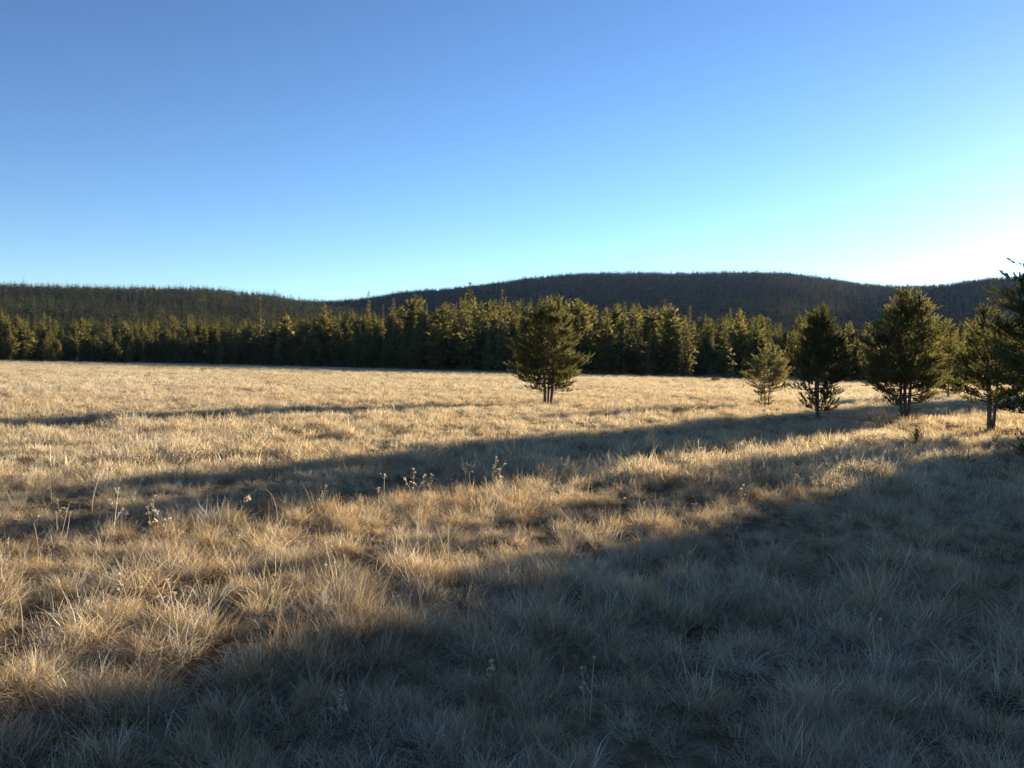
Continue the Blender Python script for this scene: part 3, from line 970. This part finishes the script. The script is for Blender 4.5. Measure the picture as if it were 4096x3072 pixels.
def weed(px, py, hpx, kind, label, seed):
    rng = np.random.default_rng(seed)
    x, y, z = ground_at(px, py)
    dist = math.hypot(x, y)
    hgt = hpx * y / F4 + 0.06
    root = empty('seed_stalk', (x, y, z - 0.03), 0)
    tag(root, label, 'weed', 'tall dry weeds standing above the grass')
    st = Acc()
    heads = []
    k = 10
    t = np.linspace(0, 1, k)
    if kind == 'arch':
        sg = -1
        path = np.stack([sg * 0.75 * hgt * t ** 2.4, 0.1 * hgt * t, hgt * (1.12 * np.sin(t * 2.0) / math.sin(2.0) * 0.9 * (1 - 0.12 * t ** 6))], 1)
        v, q = tube(path, np.linspace(0.0034, 0.002, k), 4)
        st.add(v, q)
        for i in range(9):
            p = path[-1] * (1 - i / 26) + path[-3] * (i / 26)
            heads.append((p + np.array([rng.normal(0, 0.012), rng.normal(0, 0.012), -0.03 - 0.012 * rng.random()]), 0.022, 'grain'))
            v, q = tube([p, p + np.array([0, 0, -0.04])], [0.002, 0.0015], 3)
            st.add(v, q)
    else:
        r = (0.015 if kind == 'umbel' else 0.012) * min(1.0, 0.4 + dist / 14)
        for m in range(3 if kind == 'umbel' else 2):
            hh = hgt * (1.0 if m == 0 else rng.uniform(0.55, 0.9))
            lx, ly = rng.normal(0, 0.10 if m == 0 else 0.28, 2)
            path = np.stack([lx * hh * t ** 1.6, ly * hh * t ** 1.6, hh * t], 1) + np.array([rng.normal(0, 0.03) * (m > 0), rng.normal(0, 0.03) * (m > 0), 0])
            v, q = tube(path, np.linspace(0.0034, 0.0018, k), 4)
            st.add(v, q)
            heads.append((path[-1], r * 1.2, kind))
            for i in range(4 if kind == 'umbel' else 2):
                u = rng.uniform(0.5, 0.9)
                p = np.array([np.interp(u, t, path[:, j]) for j in range(3)])
                a = rng.uniform(0, 6.283)
                e = p + hh * rng.uniform(0.10, 0.2) * np.array([math.cos(a) * 0.7, math.sin(a) * 0.7, 0.8])
                v, q = tube([p, (p + e) / 2 + np.array([0, 0, -0.008]), e], [0.003, 0.0025, 0.002], 3)
                st.add(v, q)
                heads.append((e, r * rng.uniform(0.7, 1.2), kind))
    link('stem', st.mesh('stem', STRAW), root)
    for (p, r, kd) in heads:
        v, f = head_mesh(rng, r, kd)
        link('seed_head', mesh_np('seed_head', v, [f], SEED), root, Vector(p))
SEED = leaf_mat('frosted_seed_heads', [(0.0, (0.42, 0.34, 0.24)), (0.5, (0.58, 0.52, 0.43)), (1.0, (0.74, 0.72, 0.68))], trans=0.4, noise_scale=4.0)
WEEDS = [(622, 2150, 95, 'umbel', 'white flowered dry weed on the bright bank edge at the left'),
         (1112, 2150, 165, 'arch', 'tall grass stem arching left with a drooping frosted head'),
         (345, 1935, 100, 'grain', 'pale single stem in the dark shadow band at the far left'),
         (632, 1955, 125, 'arch', 'bent pale stem drooping over the shadow band at the left'),
         (1866, 1950, 105, 'umbel', 'branched frosted weed, left of the two tall ones before the shadow band'),
         (1968, 1945, 110, 'umbel', 'tallest branched frosted weed standing against the shadow band'),
         (1998, 1960, 75, 'umbel', 'short pale weed just right of the tallest branched weed'),
         (1655, 2010, 125, 'umbel', 'slim weed with small round heads left of the branched pair'),
         (1535, 2040, 130, 'grain', 'plain upright stem left of the slim round headed weed'),
         (1715, 1985, 80, 'grain', 'short upright stem right of the slim round headed weed'),
         (1270, 2085, 130, 'grain', 'tall straight stem just right of the arching grass stem'),
         (600, 2110, 115, 'grain', 'bare upright stem just left of the white flowered weed'),
         (485, 2110, 100, 'umbel', 'small headed weed rising into the dark band at the left'),
         (420, 2100, 90, 'umbel', 'thin forked weed left of another in the dark band'),
         (250, 2120, 110, 'umbel', 'leaning weed pair stem near the left picture edge'),
         (2260, 1915, 70, 'grain', 'short nodding stem on the bright strip below the lone pine'),
         (2420, 1895, 70, 'grain', 'thin stem on the bright strip right of the lone pine'),
         (2795, 1860, 62, 'umbel', 'pale headed weed at the edge of shade under the two stemmed pine'),
         (2868, 1855, 58, 'umbel', 'small weed right of the pale headed weed at the shade edge'),
         (2925, 1850, 40, 'umbel', 'lowest weed of the trio at the shade edge'),
         (3180, 1990, 80, 'umbel', 'glinting weed at the dim strip below the slender pine'),
         (3250, 1980, 75, 'umbel', 'second glinting weed in the dim strip below the slender pine'),
         (3365, 1960, 80, 'umbel', 'broad topped weed in the dim strip below the broad pine'),
         (3452, 1920, 68, 'grain', 'thin upright stem in the shaded grass below the broad pine'),
         (3555, 1880, 62, 'umbel', 'single weed in shaded grass left of the dark sapling'),
         (3780, 1865, 55, 'umbel', 'faint weed in shaded grass right of the dark sapling'),
         (2960, 2030, 80, 'grain', 'slanting stem at the left end of the dim strip'),
         (2360, 2880, 230, 'grain', 'tall grey stem in the near shaded grass at the middle'),
         (1370, 2900, 110, 'umbel', 'low frosted weed with white head in the near shaded grass'),
         (1960, 2790, 120, 'umbel', 'frosted weed with pale head right of the low one in near shade'),
         (1310, 2330, 130, 'grain', 'straw stem standing in the lit near grass at the left'),
         (90, 2560, 180, 'arch', 'golden bent stem in the lit grass at the lower left corner'),
         (520, 2480, 170, 'grain', 'golden upright stem in the lit grass at the lower left')]
for k, wd in enumerate(WEEDS):
    weed(*wd, 600 + k)

def weed_source(seed):
    rng = np.random.default_rng(seed)
    V, F, off = [], [], 0
    def put(v, f):
        nonlocal off
        f = np.concatenate([f[:, [0, 1, 2]], f[:, [0, 2, 3]]]) if f.shape[1] == 4 else f
        V.append(v); F.append(f + off); off += len(v)
    for m in range(rng.integers(1, 4)):
        hh = rng.uniform(0.25, 0.5)
        lx, ly = rng.normal(0, 0.2, 2)
        t = np.linspace(0, 1, 6)
        path = np.stack([lx * hh * t ** 1.6, ly * hh * t ** 1.6, hh * t], 1) + np.array([rng.normal(0, 0.04), rng.normal(0, 0.04), 0])
        put(*tube(path, np.linspace(0.003, 0.0016, 6), 3))
        for i in range(rng.integers(1, 5)):
            u = rng.uniform(0.55, 1.0) if i else 1.0
            p = np.array([np.interp(u, t, path[:, j]) for j in range(3)])
            a = rng.uniform(0, 6.283)
            e = p + (0.06 if i else 0.0) * np.array([math.cos(a) * 0.7, math.sin(a) * 0.7, 0.8])
            if i:
                put(*tube([p, e], [0.002, 0.0015], 3))
            v, f = head_mesh(rng, rng.uniform(0.008, 0.015), 'grain')
            put(v + e, f)
    return mesh_np('weed', np.concatenate(V), [np.concatenate(F)], SEED)
WEED_C = source_collection('weed_source', [weed_source(700 + i) for i in range(8)])
rng = np.random.default_rng(78)
n = 520
az_ = rng.uniform(R(-40), R(42), n)
r_ = rng.uniform(4.5, 34, n)
x_, y_ = np.sin(az_) * r_, np.cos(az_) * r_
keep = fbm(x_ * 0.5, y_ * 0.5, 61, 2) > 0.5
x_, y_ = x_[keep], y_[keep]
n = len(x_)
s_ = rng.uniform(0.7, 1.15, n)
scatter('weed_stalks', WEED_C, np.stack([x_, y_, H(x_, y_)], 1), np.stack([rng.normal(0, 0.12, n), rng.normal(0, 0.12, n), rng.uniform(0, 6.28, n)], 1), np.stack([s_, s_, s_], 1), rng.integers(0, 8, n), 'thin frosted weed stalks sprinkled through the grass')

HAZE = 0.000014
if HAZE:
    hz = bpy.data.materials.new('air')
    hz.use_nodes = True
    n, l = hz.node_tree.nodes, hz.node_tree.links
    n.clear()
    o_ = n.new('ShaderNodeOutputMaterial')
    pv = n.new('ShaderNodeVolumePrincipled')
    pv.inputs['Color'].default_value = (0.36, 0.55, 1.0, 1)
    pv.inputs['Density'].default_value = HAZE
    pv.inputs['Anisotropy'].default_value = 0.15
    l.new(pv.outputs[0], o_.inputs['Volume'])
    a, b0, b1 = 9400.0, -3.0, 460.0
    v = np.array([(sx * a, sy * a, z) for z in (b0, b1) for sx, sy in ((-1, -1), (1, -1), (1, 1), (-1, 1))])
    f = np.array([(3, 2, 1, 0), (4, 5, 6, 7), (0, 1, 5, 4), (1, 2, 6, 5), (2, 3, 7, 6), (3, 0, 4, 7)])
    tag(link('haze', mesh_np('haze', v, [f], hz)), kind='stuff')
